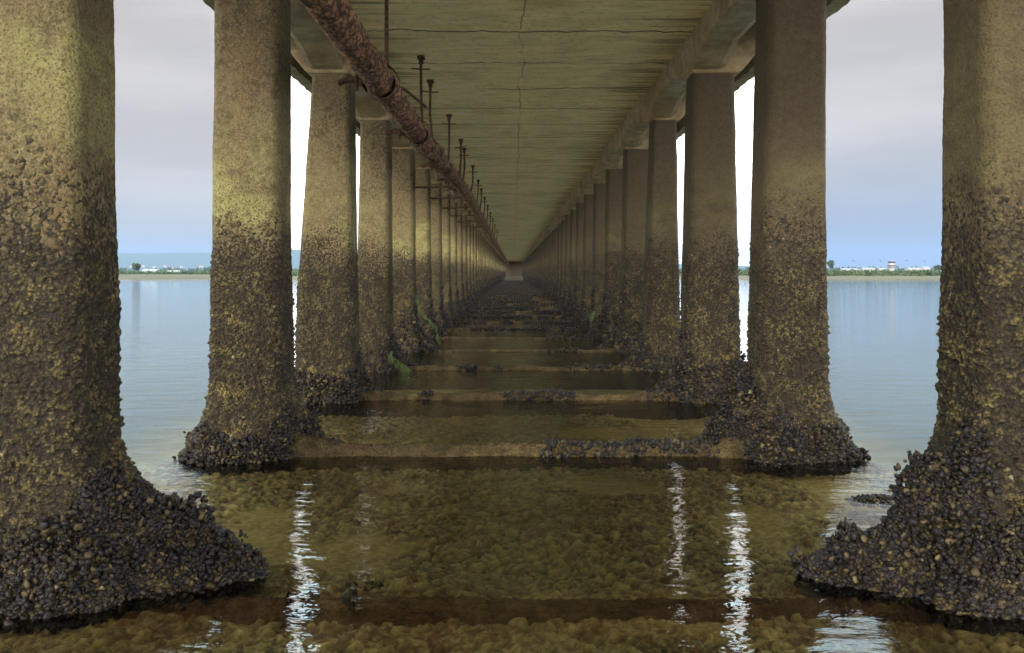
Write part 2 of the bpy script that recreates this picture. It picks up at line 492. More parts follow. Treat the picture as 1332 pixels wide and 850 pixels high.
def build_pillar_mesh(sp, step, seed, amp=1.0, ztop=CAPB + .03):
    nper = max(16, int(1.95 / step) // 2 * 2); nz = max(12, int((ztop + .35) / step))
    rr = rrect(.27, DEPTH / 2, .07, nper)
    zs = np.linspace(-.35, ztop, nz)
    if step >= .045:
        zs = np.concatenate([np.linspace(-.35, .8, int(1.15 / step * 1.6)), np.linspace(.86, ztop, int(ztop / step * .7))]); nz = len(zs)
    Z, I = np.meshgrid(zs, np.arange(nper), indexing='ij')
    Z = Z.ravel(); I = I.ravel()
    t = np.clip((Z - 1.2) / (ztop - 1.2), 0, 1)           # 0 low, 1 top
    xi = sp.xi[1] * (1 - t) + sp.xi[0] * t
    xo = sp.xo[1] * (1 - t) + sp.xo[0] * t
    cx = (xi + xo) / 2; A = (xo - xi) / 2
    ox = rr[I, 0] * (A / .27); oy = rr[I, 1]; nx = rr[I, 2]; ny = rr[I, 3]
    # local frame: +x outwards (away from the bridge axis)
    inn = np.clip(-nx, 0, 1); out = np.clip(nx, 0, 1); fr = np.clip(-ny, 0, 1); bk = np.clip(ny, 0, 1)
    zc = np.clip(Z, 0, 9)
    f = np.clip(1 - zc / sp.zfl, 0, 1.25) ** 1.7
    pw = np.stack([cx + ox + sp.k * 7.1, oy + sp.side * 5 + seed, Z], 1)
    nzv = .42 + 1.2 * fbm(pw * 3.4, 4, seed)
    toe = sp.fin * inn * (1 - .75 * np.clip((oy - .16) / .28, -1, 1) ** 2)
    k_ = f * np.clip(1 + Z * 2.2, .2, 1) * nzv
    px_, py_ = k_ * (sp.fout * out - toe), k_ * (sp.fbk * bk - sp.ffr * fr)
    fl = 0
    fl += .13 * np.clip(f, 0, 1) * (fbm(pw * 9, 3, seed + 3) - .4)
    fl *= np.clip(1 + Z * 2.2, .2, 1)
    bx = cx + ox + px_ + nx * fl; by = oy + py_ + ny * fl
    # tidal crust: lumps. dry concrete: slight waviness
    zz = Z + .5 * (fbm(pw * 1.6, 2, seed + 9) - .5)
    crust = 1 - .9 * sstep(1.40, 2.0, zz)
    q = np.stack([bx + sp.k * 3.3, by + seed * 1.7, Z], 1)
    big = fbm(q * 3.0, 3, seed + 5) - .5
    disp = .020 * big
    lump = np.full(len(Z), .6)
    if step < .03:
        f1, f2, cid = worley(q / .026, seed); l1 = np.clip(1 - (f1 / .8) ** 2, 0, 1) * (.45 + .8 * cid)
        f1b, _, cidb = worley(q / .0135, seed + 20); l2 = np.clip(1 - (f1b / .8) ** 2, 0, 1)
        lump = np.clip(l1 * .8 + l2 * .35, 0, 1)
        grow = .22 + .78 * (1 - sstep(.6, 1.9, Z))
        disp += crust * amp * grow * (.021 * l1 + .010 * l2)
        disp += crust * .008 * sstep(.62, .8, cid) * sstep(.62, .3, f1) * (fbm(q * 6, 2, seed + 8) > .56)
        disp += (1 - crust) * .004 * fbm(q * 38, 2, seed + 2)
    bx = bx + nx * disp; by = by + ny * disp
    X = sp.side * bx
    V = np.stack([X, by, Z], 1)
    quads = grid_quads(nz, nper, wrap=True)
    if sp.side > 0: pass
    else: quads = quads[:, ::-1]
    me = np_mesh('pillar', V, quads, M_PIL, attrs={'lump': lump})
    return me, V.reshape(nz, nper, 3), np.stack([sp.side * nx, ny, np.zeros(len(nx))], 1).reshape(nz, nper, 3), f.reshape(nz, nper)

def pillar_mussels(sp, V, N, n, size, hi, seed):
    rs = np.random.RandomState(seed + 100)
    nz, npr, _ = V.shape
    pts = V.reshape(-1, 3)
    q = pts + np.array([sp.k * 3.1, sp.side * 7.7, 0])
    m = fbm(q * 3.2, 3, seed + 31)
    nn = N.reshape(-1, 3)
    inner = np.clip(-sp.side * nn[:, 0], 0, 1); back = np.clip(nn[:, 1], 0, 1)
    lim = sp.mz * (.75 + .9 * inner * .6) * (.45 + 1.15 * m)
    w = (pts[:, 2] < lim) & (pts[:, 2] > -.06) & (fbm(q * 5.5, 3, seed + 41) > .575 - .36 * sp.mcover)
    idx = np.nonzero(w)[0]
    if len(idx) == 0: return None
    # weight by area: rows near the flared base are stretched
    ra, ca = idx // npr, idx % npr
    e1 = pts[np.clip(ra + 1, 0, nz - 1) * npr + ca] - pts[idx]; e2_ = pts[ra * npr + (ca + 1) % npr] - pts[idx]
    ar = np.linalg.norm(np.cross(e1, e2_), axis=1); ar /= ar.sum()
    pick = rs.choice(idx, n, p=ar)
    row, colm = pick // npr, pick % npr
    r2 = np.clip(row + 1, 0, nz - 1)
    a = pts[pick]; b = pts[r2 * npr + colm]; c = pts[row * npr + (colm + 1) % npr]
    u, v = rs.rand(n, 1), rs.rand(n, 1)
    pos = a + (b - a) * u + (c - a) * v
    nrm = np.cross(b - a, c - a); nrm /= np.linalg.norm(nrm, axis=1)[:, None] + 1e-9
    flip = np.sum(nrm * nn[pick], 1) < 0
    nrm[flip] *= -1
    if hi:
        hc = .16 * np.clip(fbm(pos * 10, 3, seed + 61) - .46, 0, .5) * 2
        pos = pos + nrm * (hc * np.sqrt(rs.uniform(0, 1, n)))[:, None]
    return mussel_mesh('mussels', pos, nrm, size, hi, rs)

bridge = empty('bridge', (0, 0, 0))
tag(bridge, 'long concrete bridge seen from underneath, on two rows of square pillars in shallow water', 'bridge')

specs = {}
def S(side, k, **kw): specs[(side, k)] = PillarSpec(side, k, **kw)
S(-1, 1, xi=(1.885, 1.855), xo=(2.36, 2.42), zfl=.68, fin=.72, fout=.2, ffr=.05, fbk=.22, mz=.40, mcover=.78)
S(-1, 2, xi=(1.80, 1.795), xo=(2.30, 2.33), zfl=.62, fin=.34, fout=.15, ffr=.12, fbk=.16, mz=.25, mcover=.8)
S(-1, 3, xi=(1.815, 1.79), xo=(2.23, 2.40), zfl=.5, fin=.22, fout=.08, ffr=.12, fbk=.2, mz=.40, mcover=.75)
S(-1, 4, xi=(1.81, 1.80), xo=(2.22, 2.27), zfl=.55, fin=.30, fout=.1, ffr=.12, fbk=.3, mz=.45, mcover=.8)
S(1, 1, xi=(2.02, 2.00), xo=(2.46, 2.50), zfl=.74, fin=.60, fout=.2, ffr=.07, fbk=.22, mz=.52, mcover=.92)
S(1, 2, xi=(1.96, 1.905), xo=(2.41, 2.41), zfl=.60, fin=.42, fout=.22, ffr=.14, fbk=.2, mz=.42, mcover=.8)
S(1, 3, xi=(1.98, 1.93), xo=(2.45, 2.50), zfl=.55, fin=.24, fout=.1, ffr=.12, fbk=.2, mz=.55, mcover=1.1)
S(1, 4, xi=(2.02, 1.94), xo=(2.36, 2.40), zfl=.55, fin=.30, fout=.1, ffr=.12, fbk=.3, mz=.30, mcover=.7)

LAB = {1: 'nearest', 2: 'second', 3: 'third', 4: 'fourth', 5: 'fifth', 6: 'sixth'}
SIDE = {-1: 'left', 1: 'right'}

def cap_obj(sp, parent):
    s = sp.side; xi = sp.xi[0] - .035; xo = sp.xo[0] + .01
    hi_ = CAM_H + 2.79
    poly = [(xi + .03, CAPB), (xo, CAPB), (xo + .05, CAPB + .015), (xo + .22, CAPB + .22), (xo + .245, CAPB + .30), (xo + .245, hi_),
            (xi, hi_), (xi - .01, CAPB + .10)]
    mb = MB(); mb.prism([(s * x, z) for x, z in poly], -DEPTH / 2 - .03, DEPTH / 2 + .03, bev=.035)
    return mb.build('cap', M_CAP, parent, smooth=True)

pillar_objs = {}
var = {}
for side in (-1, 1):
    for k in range(1 - NBACK, NFRONT + 1):
        yc = zf(k) + DEPTH / 2
        if 1 <= k <= 8:
            sp = specs.get((side, k)) or PillarSpec(side, k, xi=((1.80, 1.78) if side < 0 else (2.0, 1.96)),
                 xo=((2.30, 2.34) if side < 0 else (2.44, 2.50)), fin=.34, fbk=.34, zfl=.62, mz=.66, mcover=.95)
            step = {1: .0085, 2: .011, 3: .014, 4: .018, 5: .022, 6: .026}.get(k, .035)
            me, V, N, F = build_pillar_mesh(sp, step, 10 * k + (side > 0) * 3)
            n, size, hi = {1: (8500, .031, True), 2: (5000, .034, True), 3: (3200, .040, True), 4: (2000, .048, False)}.get(k, (1100, .065, False))
            mm = pillar_mussels(sp, V, N, n, size, hi, 10 * k + side)
        else:
            key = (side, k % 4 if k > 8 else 9)
            if key not in var:
                sp = PillarSpec(side, 40 + key[1], xi=((1.80, 1.78) if side < 0 else (2.0, 1.95)), xo=((2.30, 2.34) if side < 0 else (2.44, 2.50)),
                                fin=.36, fbk=.36, zfl=.62, mz=.62, mcover=1.1)
                me, V, N, F = build_pillar_mesh(sp, .05, 50 + 5 * key[1] + (side > 0))
                mm = pillar_mussels(sp, V, N, 800, .085, False, 60 + key[1])
                var[key] = (sp, me, mm)
            sp, me, mm = var[key]
        o = link('pillar', me, bridge, (0, yc, 0)); pillar_objs[(side, k)] = o
        if 1 <= k <= 6:
            o['label'] = '%s pillar of the %s row, rough with barnacles and ringed by mussels at its foot' % (LAB[k], SIDE[side])
        if mm is not None:
            mo = link('mussels', mm, o); mo['kind'] = 'stuff'
        cap_obj(sp, o) if k <= 8 else None
        if k > 8:
            if ('cap', side) not in var:
                c = cap_obj(sp, o); var[('cap', side)] = c.data
            else: link('cap', var[('cap', side)], o)

# the rest of the two rows, far off
mb = MB()
for k in range(NFRONT + 1, 68):
    for side in (-1, 1):
        a, b = sorted((side * 1.8 if side < 0 else 1.96, side * 2.34 if side < 0 else 2.46))
        mb.box(((a + b) / 2, zf(k) + .21, 1.85), (b - a, .42, 3.9), bev=.06)
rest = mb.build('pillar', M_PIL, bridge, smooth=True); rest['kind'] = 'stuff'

# ------------------------------------------------------------------ deck
Y0, Y1 = zf(1 - NBACK) - .6, zf(68)
def sheet_prism(name, poly, mat, y0=Y0, y1=Y1, bev=0.0):
    mb = MB(); mb.prism(poly, y0, y1, bev); return mb.build(name, mat, bridge)
sheet_prism('deck_slab', [(-2.0, SOF), (2.14, SOF), (2.14, SOF + .34), (-2.0, SOF + .34)], M_SOF)
XL, XR = -2.86, 3.10
HI = CAM_H + 2.80
for nm, x0, x1 in (('walkway_slab', XL + .163, -2.003), ('walkway_slab', 2.143, XR - .163)):
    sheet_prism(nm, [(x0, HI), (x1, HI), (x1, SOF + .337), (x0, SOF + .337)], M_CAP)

def ragged_fascia(x0, x1):
    step = .12; ys = np.arange(Y0, 60, step); n = len(ys)
    rs = np.random.RandomState(5)
    drop = rs.uniform(-.012, .012, n) + np.interp(ys, np.arange(Y0, 62, 1.3), rs.uniform(-.02, .02, len(np.arange(Y0, 62, 1.3))))
    ys = np.append(ys, Y1); drop = np.append(drop, 0); n += 1
    zb = CAM_H + 2.52 + drop
    prof = np.zeros((n, 4, 3))
    for j, (x, top) in enumerate(((x0, 0), (x0, 1), (x1, 1), (x1, 0))):
        prof[:, j, 0] = x; prof[:, j, 1] = ys; prof[:, j, 2] = (SOF + .42) if top else zb
    q = grid_quads(n, 4, wrap=True)
    o = link('fascia', np_mesh('fascia', prof.reshape(-1, 3), q, M_CAP, smooth=False), bridge)
    return o
ragged_fascia(XL, XL + .16); ragged_fascia(XR - .16, XR)

# beams along the heads of the pillars, one casting per two bays
def beam(side, ya, yb):
    off = .05 * ((int(ya / P) // 2) % 2); xi = (1.83 if side < 0 else 1.885) + off; xo = xi + .42
    n = 33; ys = np.linspace(ya, yb, n)
    zb = np.zeros(n)
    for i, y in enumerate(ys):
        ph = ((y - (zf(0) + DEPTH / 2)) / P) % 1.0
        d = min(ph, 1 - ph) * P
        zb[i] = CAPB + .03 + .15 * min(1, max(0, (d - .30) / .55)) ** .8
    zt = SOF - .003
    prof = np.zeros((n, 8, 3))
    for i in range(n):
        b = zb[i]
        for j, (x, z) in enumerate(((xi, zt), (xi - .0, b + .035), (xi + .01, b + .012), (xi + .04, b), (xo - .1, b), (xo - .03, b + .03), (xo, b + .1), (xo, zt))):
            prof[i, j] = (side * x, ys[i], z)
    v = prof.reshape(-1, 3); q = grid_quads(n, 8, wrap=True)
    q = np.concatenate([q, [[3, 2, 1, 0], [7, 4, 3, 0], [6, 5, 4, 7]], np.array([[0, 1, 2, 3], [0, 3, 4, 7], [7, 4, 5, 6]]) + (n - 1) * 8])
    me = np_mesh('beam', v, q, M_CAP, smooth=False)
    return link('beam', me, bridge)
k = 0
while k < 66:
    for side in (-1, 1):
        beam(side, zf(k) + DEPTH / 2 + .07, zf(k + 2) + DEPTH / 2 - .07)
    k += 2

# far abutment with its dark cross beam
mb = MB(); mb.box((0.06, Y1 + .6, 1.9), (5.6, .8, 4.2), bev=.05); mb.build('abutment', M_TRUNK, bridge)
mb = MB(); mb.box((0.06, Y1 - 1.0, SOF - .35), (3.6, .4, .68)); mb.build('cross_beam', M_DRUST, bridge)

# sills across the bed, one per pair of pillars
def sill(k, step):
    yc = zf(k) + .17
    top = {1: -.055, 2: .060, 3: .048, 4: .026, 5: .020, 6: .012, 7: .012}.get(k, .02 + .15 * min(1, (k - 8) / 8))
    nx = int(4.0 / step); na = max(8, int(.75 / step))
    xs = np.linspace(-2.0, 2.1, nx); an = np.linspace(0, math.pi, na)
    Xg, Ag = np.meshgrid(xs, an, indexing='ij'); Xg = Xg.ravel(); Ag = Ag.ravel()
    q = np.stack([Xg * 1.6 + k * 5.5, np.cos(Ag) * .5, np.sin(Ag) * .5 + k], 1)
    w = .13 * (1 + .7 * (fbm(q * 1.2, 2, k) - .5))
    edge = np.abs(Xg - .05) / 2.0
    rise = {1: .0, 2: .12}.get(k, .06) * np.clip((edge - .62) / .38, 0, 1) ** 1.5
    tt = top + rise + .05 * (fbm(q * 2.2, 3, k + 2) - .5)
    y = yc - np.cos(Ag) * (w + rise) ; z = -.30 + (tt + .30) * np.sin(Ag) ** .55
    f1, f2, cid = worley(q / .045, k)
    z += .035 * np.clip(1 - f1, 0, 1) * np.sin(Ag); y -= np.cos(Ag) * .012 * np.clip(1 - f1, 0, 1)
    V = np.stack([Xg, y, z], 1)
    o = link('sill', np_mesh('sill', V, grid_quads(nx, na)[:, ::-1], M_SILL), bridge)
    rs = np.random.RandomState(300 + k)
    # mussels in bunches along it
    cnt = {1: 60, 2: 700, 3: 560, 4: 260, 5: 240, 6: 240}.get(k, 1100)
    bunch = fbm(np.stack([V[:, 0] * 1.5 + k * 9.1, V[:, 1] * 0, V[:, 1] * 0], 1), 3, 77)
    th = np.quantile(bunch, {1: .93, 2: .62, 3: .62, 4: .6, 5: .7, 6: .7}.get(k, .15))
    ok = (bunch > th) & (V[:, 2] > -.02 if k > 1 else V[:, 2] > -.08)
    if k == 1: ok = ok & (V[:, 0] < -.5)
    idx = np.nonzero(ok)[0]
    if len(idx):
        pk = rs.choice(idx, cnt)
        nr = np.stack([0 * Ag[pk], -np.cos(Ag[pk]), np.sin(Ag[pk]) + .2], 1)
        me = mussel_mesh('mussels', V[pk] + rs.normal(0, .012, (cnt, 3)), nr, .046 if k < 4 else .06 if k < 9 else .085, k < 4, rs, .35)
        m = link('mussels', me, o); m['kind'] = 'stuff'
    return o
for k in range(1, NFRONT + 1):
    s = sill(k, .018 if k <= 2 else .028 if k <= 4 else .06 if k < 12 else .12)
    if k == 1: s['label'] = 'drowned reddish sill between the two nearest pillars'
    if k == 2: s['label'] = 'sill breaking the surface between the second pillars, with bunches of mussels'

# seaweed on a few pillars
def weed(side, k, pts, w, seed):
    rs = np.random.RandomState(seed)
    mb = MB()
    for j in range(70):
        i = rs.randint(0, len(pts) - 1); a = Vector(pts[i]).lerp(Vector(pts[i + 1]), rs.rand()) + Vector(rs.normal(0, w * .30, 3))
        dr = Vector((-side * rs.uniform(-.02, .04), rs.uniform(-.02, .01), -rs.uniform(.05, .12)))
        wd = rs.uniform(.0025, .008)
        b_ = mb.bm; vs_ = []
        for t_ in (0, .5, 1):
            c_ = a + dr * t_ + Vector((rs.normal(0, .008), -.01 * t_, rs.normal(0, .006))); ww = wd * (1 - .75 * t_)
            vs_.append((b_.verts.new(c_ + Vector((-ww, 0, 0))), b_.verts.new(c_ + Vector((ww, .004, 0)))))
        for u_, v_ in zip(vs_, vs_[1:]): b_.faces.new((u_[0], u_[1], v_[1], v_[0]))
    o = mb.build('seaweed', M_WEED, pillar_objs[(side, k)], smooth=True)
    return o
weed(-1, 5, [(-1.72, -.30, 1.0), (-1.66, -.36, .80), (-1.52, -.40, .62), (-1.38, -.42, .48), (-1.30, -.44, .20)], .05, 1)
weed(-1, 4, [(-1.78, -.30, .26), (-1.68, -.34, .17), (-1.56, -.38, .08), (-1.50, -.38, .02)], .06, 2)
weed(1, 6, [(1.56, -.30, .55), (1.64, -.34, .50), (1.70, -.34, .62), (1.62, -.34, .44)], .08, 3)

# ------------------------------------------------------------------ rusty pipe
pipe = empty('pipe', (-1.1, 6, CAM_H + 1.58))
tag(pipe, 'long flaking rusty pipe hung under the deck along the left pillars', 'pipe')
pipe.location = (0, 0, 0)
def pipe_c(y):
    t = sstep(8, 20, np.array([y]))[0]
    return (-1.10 + .04 * t, CAM_H + 1.58 + .20 * t)
def pipe_piece(name, y0, y1, rad, mat, seed, nseg=40):
    n = max(4, int((y1 - y0) / (.02 if y0 < 9 else .05 if y0 < 20 else .3)))
    n = min(n, 420)
    if y0 > 20: nseg = 16
    ys = np.linspace(y0, y1, n); an = np.arange(nseg) * 2 * math.pi / nseg
    Yg, Ag = np.meshgrid(ys, an, indexing='ij'); Yg = Yg.ravel(); Ag = Ag.ravel()
    c = np.array([pipe_c(y) for y in ys]); c = np.repeat(c, nseg, axis=0)
    q = np.stack([np.cos(Ag) * rad, Yg, np.sin(Ag) * rad], 1)
    f1, f2, cid = worley(q * np.array([14, 8, 14]), seed)
    r = rad * (1 + .05 * (fbm(q * np.array([8, 5, 8]), 3, seed) - .5)) + .016 * np.clip(f2 - f1, 0, .5) + .014 * (cid - .5)
    V = np.stack([c[:, 0] + np.cos(Ag) * r, Yg, c[:, 1] + np.sin(Ag) * r], 1)
    return link(name, np_mesh(name, V, grid_quads(n, nseg, True)[:, ::-1], mat), pipe)
joints = [-6, 0.2, 3.6, 7.1, 9.75, 11.6, 13.4, 16.0, 18.2, 20.8, 24, 27, 30, 34, 38, 43, 49, 56, 64, 80, 100, 130, 160, 195]
for a, b in zip(joints, joints[1:]):
    pipe_piece('pipe_length', a + .01, b - .01, .108, M_RUST, int(a * 3) + 40)
    seg = pipe_piece('collar', b - .09, b + .09, .142, M_RUST, int(a) + 90)
    if a > 7:
        for off in (.45, 1.0):
            pipe_piece('collar', b - off - .03, b - off + .03, .122, M_DRUST, int(a) + 91)
# clamps with a stub towards the pillars
for y in (7.1, 9.75, 13.4, 16.0, 18.2):
    x, z = pipe_c(y)
    mb = MB()
    mb.box((x - .16, y, z + .02), (.10, .06, .09), bev=.012)
    mb.tube([(x - .14, y, z + .01), (x - .26, y + .01, z + .03), (x - .36, y + .02, z + .0)], [.035, .028, .022], 8, .15)
    mb.tube([(x - .20, y - .03, z - .07), (x - .20, y - .03, z + .08)], .015, 6)
    mb.build('clamp', M_DRUST, pipe, smooth=True)

# arms that carry the pipe from the pillars
arms = [(5, 'fifth'), (6, 'sixth'), (7, 'seventh'), (8, 'eighth'), (9, 'ninth'), (10, 'tenth')]
for k, w in arms:
    y = zf(k) + .34; x, z = pipe_c(y); z -= .16
    a = empty('pipe_bracket', (-1.82, y, z))
    tag(a, 'rusty angle bracket fixed to the %s pillar of the left row, under the pipe' % w, 'bracket', 'brackets carrying the rusty pipe')
    mb = MB(); mb.tube([(.03, 0, 0), (.35, 0, 0), (.72, 0, .01)], .022, 6, .1); mb.build('arm', M_DRUST, a)
    mb = MB(); mb.box((.0, 0, -.03), (.03, .09, .2)); mb.build('plate', M_DRUST, a)

# hanger rods from the soffit
rods = [(7.4, 'nearest hanger rod, cut by the top of the photo', -1.10), (10.3, 'tall hanger rod with a crossbar and a slanting stay', -1.115),
        (11.6, 'third hanger rod, close behind the tall one with the slanting stay', -1.13), (14.1, 'fourth hanger rod, pale head and long crossbar', -1.065),
        (16.7, 'fifth hanger rod, front one of a close pair', -1.03), (17.9, 'sixth hanger rod, rear one of a close pair', -1.035),
        (20.8, 'seventh hanger rod, alone past the close pair', -.99), (24.0, 'eighth hanger rod from the camera', -.99), (26.5, 'ninth hanger rod from the camera', -1.0),
        (29.5, 'tenth hanger rod from the camera', -1.0), (33, 'eleventh hanger rod from the camera', -1.0), (37, 'twelfth hanger rod from the camera', -1.0),
        (41, 'thirteenth hanger rod from the camera', -1.0), (46, 'fourteenth hanger rod from the camera', -1.0), (52, 'hindmost hanger rod, deep in the row', -1.0)]
for i, (y, lab, x) in enumerate(rods):
    px, pz = pipe_c(y)
    a = empty('hanger_rod', (x, y, SOF))
    tag(a, 'rusty ' + lab, 'hanger rod', 'rusty rods hanging from the soffit to the pipe')
    Lr = SOF - pz - .05
    mb = MB(); mb.tube([(0, 0, 0), (random.uniform(-.01, .01), 0, -Lr * .5), (px - x, 0, -Lr)], .018, 8, .18); mb.build('rod', M_DRUST, a, smooth=True)
    mb = MB(); mb.box((0, 0, -.025), (.09, .09, .04), bev=.008); mb.tube([(0, 0, -.05), (0, 0, -.10)], .032, 6); mb.build('head_plate', M_DRUST, a)
    if i not in (0,):
        mb = MB(); t = random.uniform(-.02, .02); mb.tube([(-.12, 0, -.155 + t), (.0, 0, -.165), (.11, 0, -.16 - t)], .010, 6, .1); mb.build('crossbar', M_DRUST, a)
    if i == 1:
        mb = MB(); mb.tube([(.06, 0, -.62), (-.12, -.25, -.50), (-.32, -.6, -.42)], .016, 6, .1); mb.build('stay', M_DRUST, a)

# ------------------------------------------------------------------ seabed
def bed_patch():
    stp = .017
    xs = np.arange(-3.4, 3.4, stp); ys = np.arange(2.2, 9.6, stp)
    Yg, Xg = np.meshgrid(ys, xs, indexing='ij'); Xg = Xg.ravel(); Yg = Yg.ravel()
    p = np.stack([Xg, Yg, 0 * Xg], 1)
    warp = np.stack([fbm(p * 6, 2, 3), fbm(p * 6, 2, 4), 0 * Xg], 1) * .6
    q = p * np.array([15, 15, 1]) + warp; q[:, 2] = 0
    f1, f2, cid = worley(q, 8)
    e = np.clip((f2 - f1) * 3.0, 0, 1) ** .5
    q2 = p * 26 + warp; q2[:, 2] = 3
    g1, g2, gid = worley(q2, 18); e2 = np.clip((g2 - g1) * 2, 0, 1) ** .6
    big = fbm(p * 1.1, 3, 50)
    sandy = .8 * sstep(.60, .72, fbm(p * 1.3 + 9, 3, 60))
    z = -.135 + .022 * (1 - sstep(3.6, 4.4, Yg)) - .03 * sstep(6.8, 7.6, Yg) + .05 * (big - .5) * 2 + (1 - sandy) * (.04 * e * (.3 + .9 * cid) + .012 * e2) + .006 * sandy * e2
    z -= .26 * sstep(2.7, 3.35, np.abs(Xg - .05)) + .2 * sstep(9.2, 9.6, Yg)
    hue = np.stack([cid, gid, 0 * cid], 1)
    A = np.array([.24, .205, .085]); B = np.array([.56, .48, .19]); C = np.array([.22, .13, .05]); D = np.array([.035, .03, .018])
    c = (A[None] + (B - A)[None] * (cid[:, None] ** 1.5 * .85 + gid[:, None] * .3)) * (.7 + .5 * gid[:, None])
    c = np.where((gid > .86)[:, None], C[None] * .9, c)
    c = np.where((cid > .93)[:, None], C[None] * 1.1, c)
    gap = np.clip((1 - np.clip(e * 1.15, 0, 1)) * 1.6 + .45 * (1 - np.clip(e2 * 1.6, 0, 1)), 0, 1) * (1 - sandy)
    c = c * (1 - .93 * gap[:, None]) + D[None] * .93 * gap[:, None]
    c = c * (1 - .8 * sandy[:, None]) + np.array([.36, .27, .10])[None] * .8 * sandy[:, None]
    # reddish weed film on and around the drowned first sill
    band = sstep(3.4, 3.65, Yg + .25 * (fbm(p * 2, 3, 70) - .5)) * (1 - sstep(3.95, 4.3, Yg + .4 * (fbm(p * 2, 3, 71) - .5)))
    c = c * (1 - .45 * band[:, None]) + (np.array([.24, .12, .05])[None] * (.5 + .8 * gid[:, None])) * .45 * band[:, None]
    V = np.stack([Xg, Yg, z], 1)
    o = link('seabed', np_mesh('seabed', V, grid_quads(len(ys), len(xs)), M_BED, cols={'tint': c}))
    o['kind'] = 'structure'
bed_patch()
def sheet(name, x0, x1, y0, y1, z, mat, nx=2, ny=2):
    xs = np.linspace(x0, x1, nx); ys = np.linspace(y0, y1, ny)
    Yg, Xg = np.meshgrid(ys, xs, indexing='ij')
    V = np.stack([Xg.ravel(), Yg.ravel(), np.full(Xg.size, z)], 1)
    o = link(name, np_mesh(name, V, grid_quads(ny, nx), mat)); o['kind'] = 'structure'; return o
sheet('sea_floor', -900, 900, -400, 175, -.27, M_OBED)
sheet('water', -900, 900, -400, 175, 0.0, M_WATER)

# stones one can pick out under the water
def stone(loc, dims, mat, seed, label):
    bm = bmesh.new(); bmesh.ops.create_icosphere(bm, subdivisions=3, radius=1)
    co = np.array([v.co[:] for v in bm.verts]); d = 1 + .35 * (fbm(co * 1.3 + seed, 3, seed) - .5)
    for v, k_ in zip(bm.verts, d): v.co = Vector((v.co.x * dims[0] * k_, v.co.y * dims[1] * k_, v.co.z * dims[2] * k_))
    me = bpy.data.meshes.new('stone'); bm.to_mesh(me); bm.free()
    me.polygons.foreach_set('use_smooth', [True] * len(me.polygons)); me.materials.append(mat)
    o = link('stone', me, None, loc); tag(o, label, 'stone'); return o
stone((.69, 3.95, -.155), (.115, .075, .035), M_YEL, 3, 'flat ochre stone under the shallow water near the right row')

# mussel clumps lying by themselves
def clump(loc, n, rx, ry, hz, label, seed, size=.030):
    rs = np.random.RandomState(seed)
    a = rs.uniform(0, 2 * math.pi, n); r = np.sqrt(rs.uniform(0, 1, n))
    x = np.cos(a) * r * rx; y = np.sin(a) * r * ry; z = hz * (1 - r ** 2) - .02
    nr = np.stack([x / rx * .6, y / ry * .6, np.ones(n)], 1)
    nr[:, 2] *= .5
    me = mussel_mesh('mussel_clump', np.stack([x, y, z], 1), nr, size, True, rs, .2)
    o = link('mussel_clump', me, None, loc); tag(o, label, 'mussel clump'); return o
clump((2.28, 5.35, 0.0), 260, .19, .10, .035, 'low dark clump of mussels awash in the open water beside the second right pillar', 1)
clump((-.70, 3.98, -.022), 40, .09, .05, .012, 'small dark clump of shells awash near the middle of the nearest bay', 4, .016)

# ------------------------------------------------------------------ far shore
def terrain(name, x0, x1, y0, y1, nx, ny, hfun, mat):
    xs = np.linspace(x0, x1, nx); ys = np.linspace(y0, y1, ny)
    Yg, Xg = np.meshgrid(ys, xs, indexing='ij'); X, Y = Xg.ravel(), Yg.ravel()
    V = np.stack([X, Y, hfun(X, Y)], 1)
    o = link(name, np_mesh(name, V, grid_quads(ny, nx), mat)); o['kind'] = 'structure'; return o
def shore_h(X, Y):
    p = np.stack([X / 60, Y / 60, 0 * X], 1)
    return -.45 + 1.15 * sstep(150, 205, Y + 10 * (fbm(p * 2, 2, 5) - .5)) + .5 * (fbm(p, 3, 6) - .5) * sstep(170, 260, Y)
terrain('mudflat', -900, 900, 146, 700, 240, 80, shore_h, M_SAND)
terrain('ground', -6000, 6000, 695, 6500, 60, 30, lambda X, Y: 0 * X + .55, M_SAND)
def hill_h(X, Y):
    p = np.stack([X / 900, Y / 900, 0 * X], 1)
    fade = 1 - sstep(-1500, 2500, X) * .85
    return -5 + (112 + 34 * (fbm(p, 4, 9) - .5) * 2) * sstep(3000, 4300, Y) * fade
terrain('hills', -6000, 6000, 2900, 5500, 200, 40, hill_h, M_HILL)

def leafy(name, centres, radii, n_per, leaf, seed, mat=M_SCRUB, parent=None):
    rs = np.random.RandomState(seed)
    vs = []
    for (cx, cy, cz), (rx, ry, rz) in zip(centres, radii):
        d = rs.normal(0, 1, (n_per, 3)); d /= np.linalg.norm(d, axis=1)[:, None]
        r = rs.uniform(.35, 1.0, (n_per, 1)) ** .5
        c = np.array([cx, cy, cz]) + d * r * np.array([rx, ry, rz])
        a = rs.normal(0, 1, (n_per, 3)); a /= np.linalg.norm(a, axis=1)[:, None]
        b = np.cross(a, rs.normal(0, 1, (n_per, 3))); b /= np.linalg.norm(b, axis=1)[:, None]
        s_ = leaf * rs.uniform(.6, 1.4, (n_per, 1))
        vs.append(np.stack([c - a * s_ - b * s_ * .6, c + a * s_ - b * s_ * .6, c + a * s_ + b * s_ * .6, c - a * s_ + b * s_ * .6], 1))
    V = np.concatenate(vs).reshape(-1, 3)
    me = np_mesh(name, V, np.arange(len(V)).reshape(-1, 4), mat, smooth=False)
    return link(name, me, parent)

rs = np.random.RandomState(21)
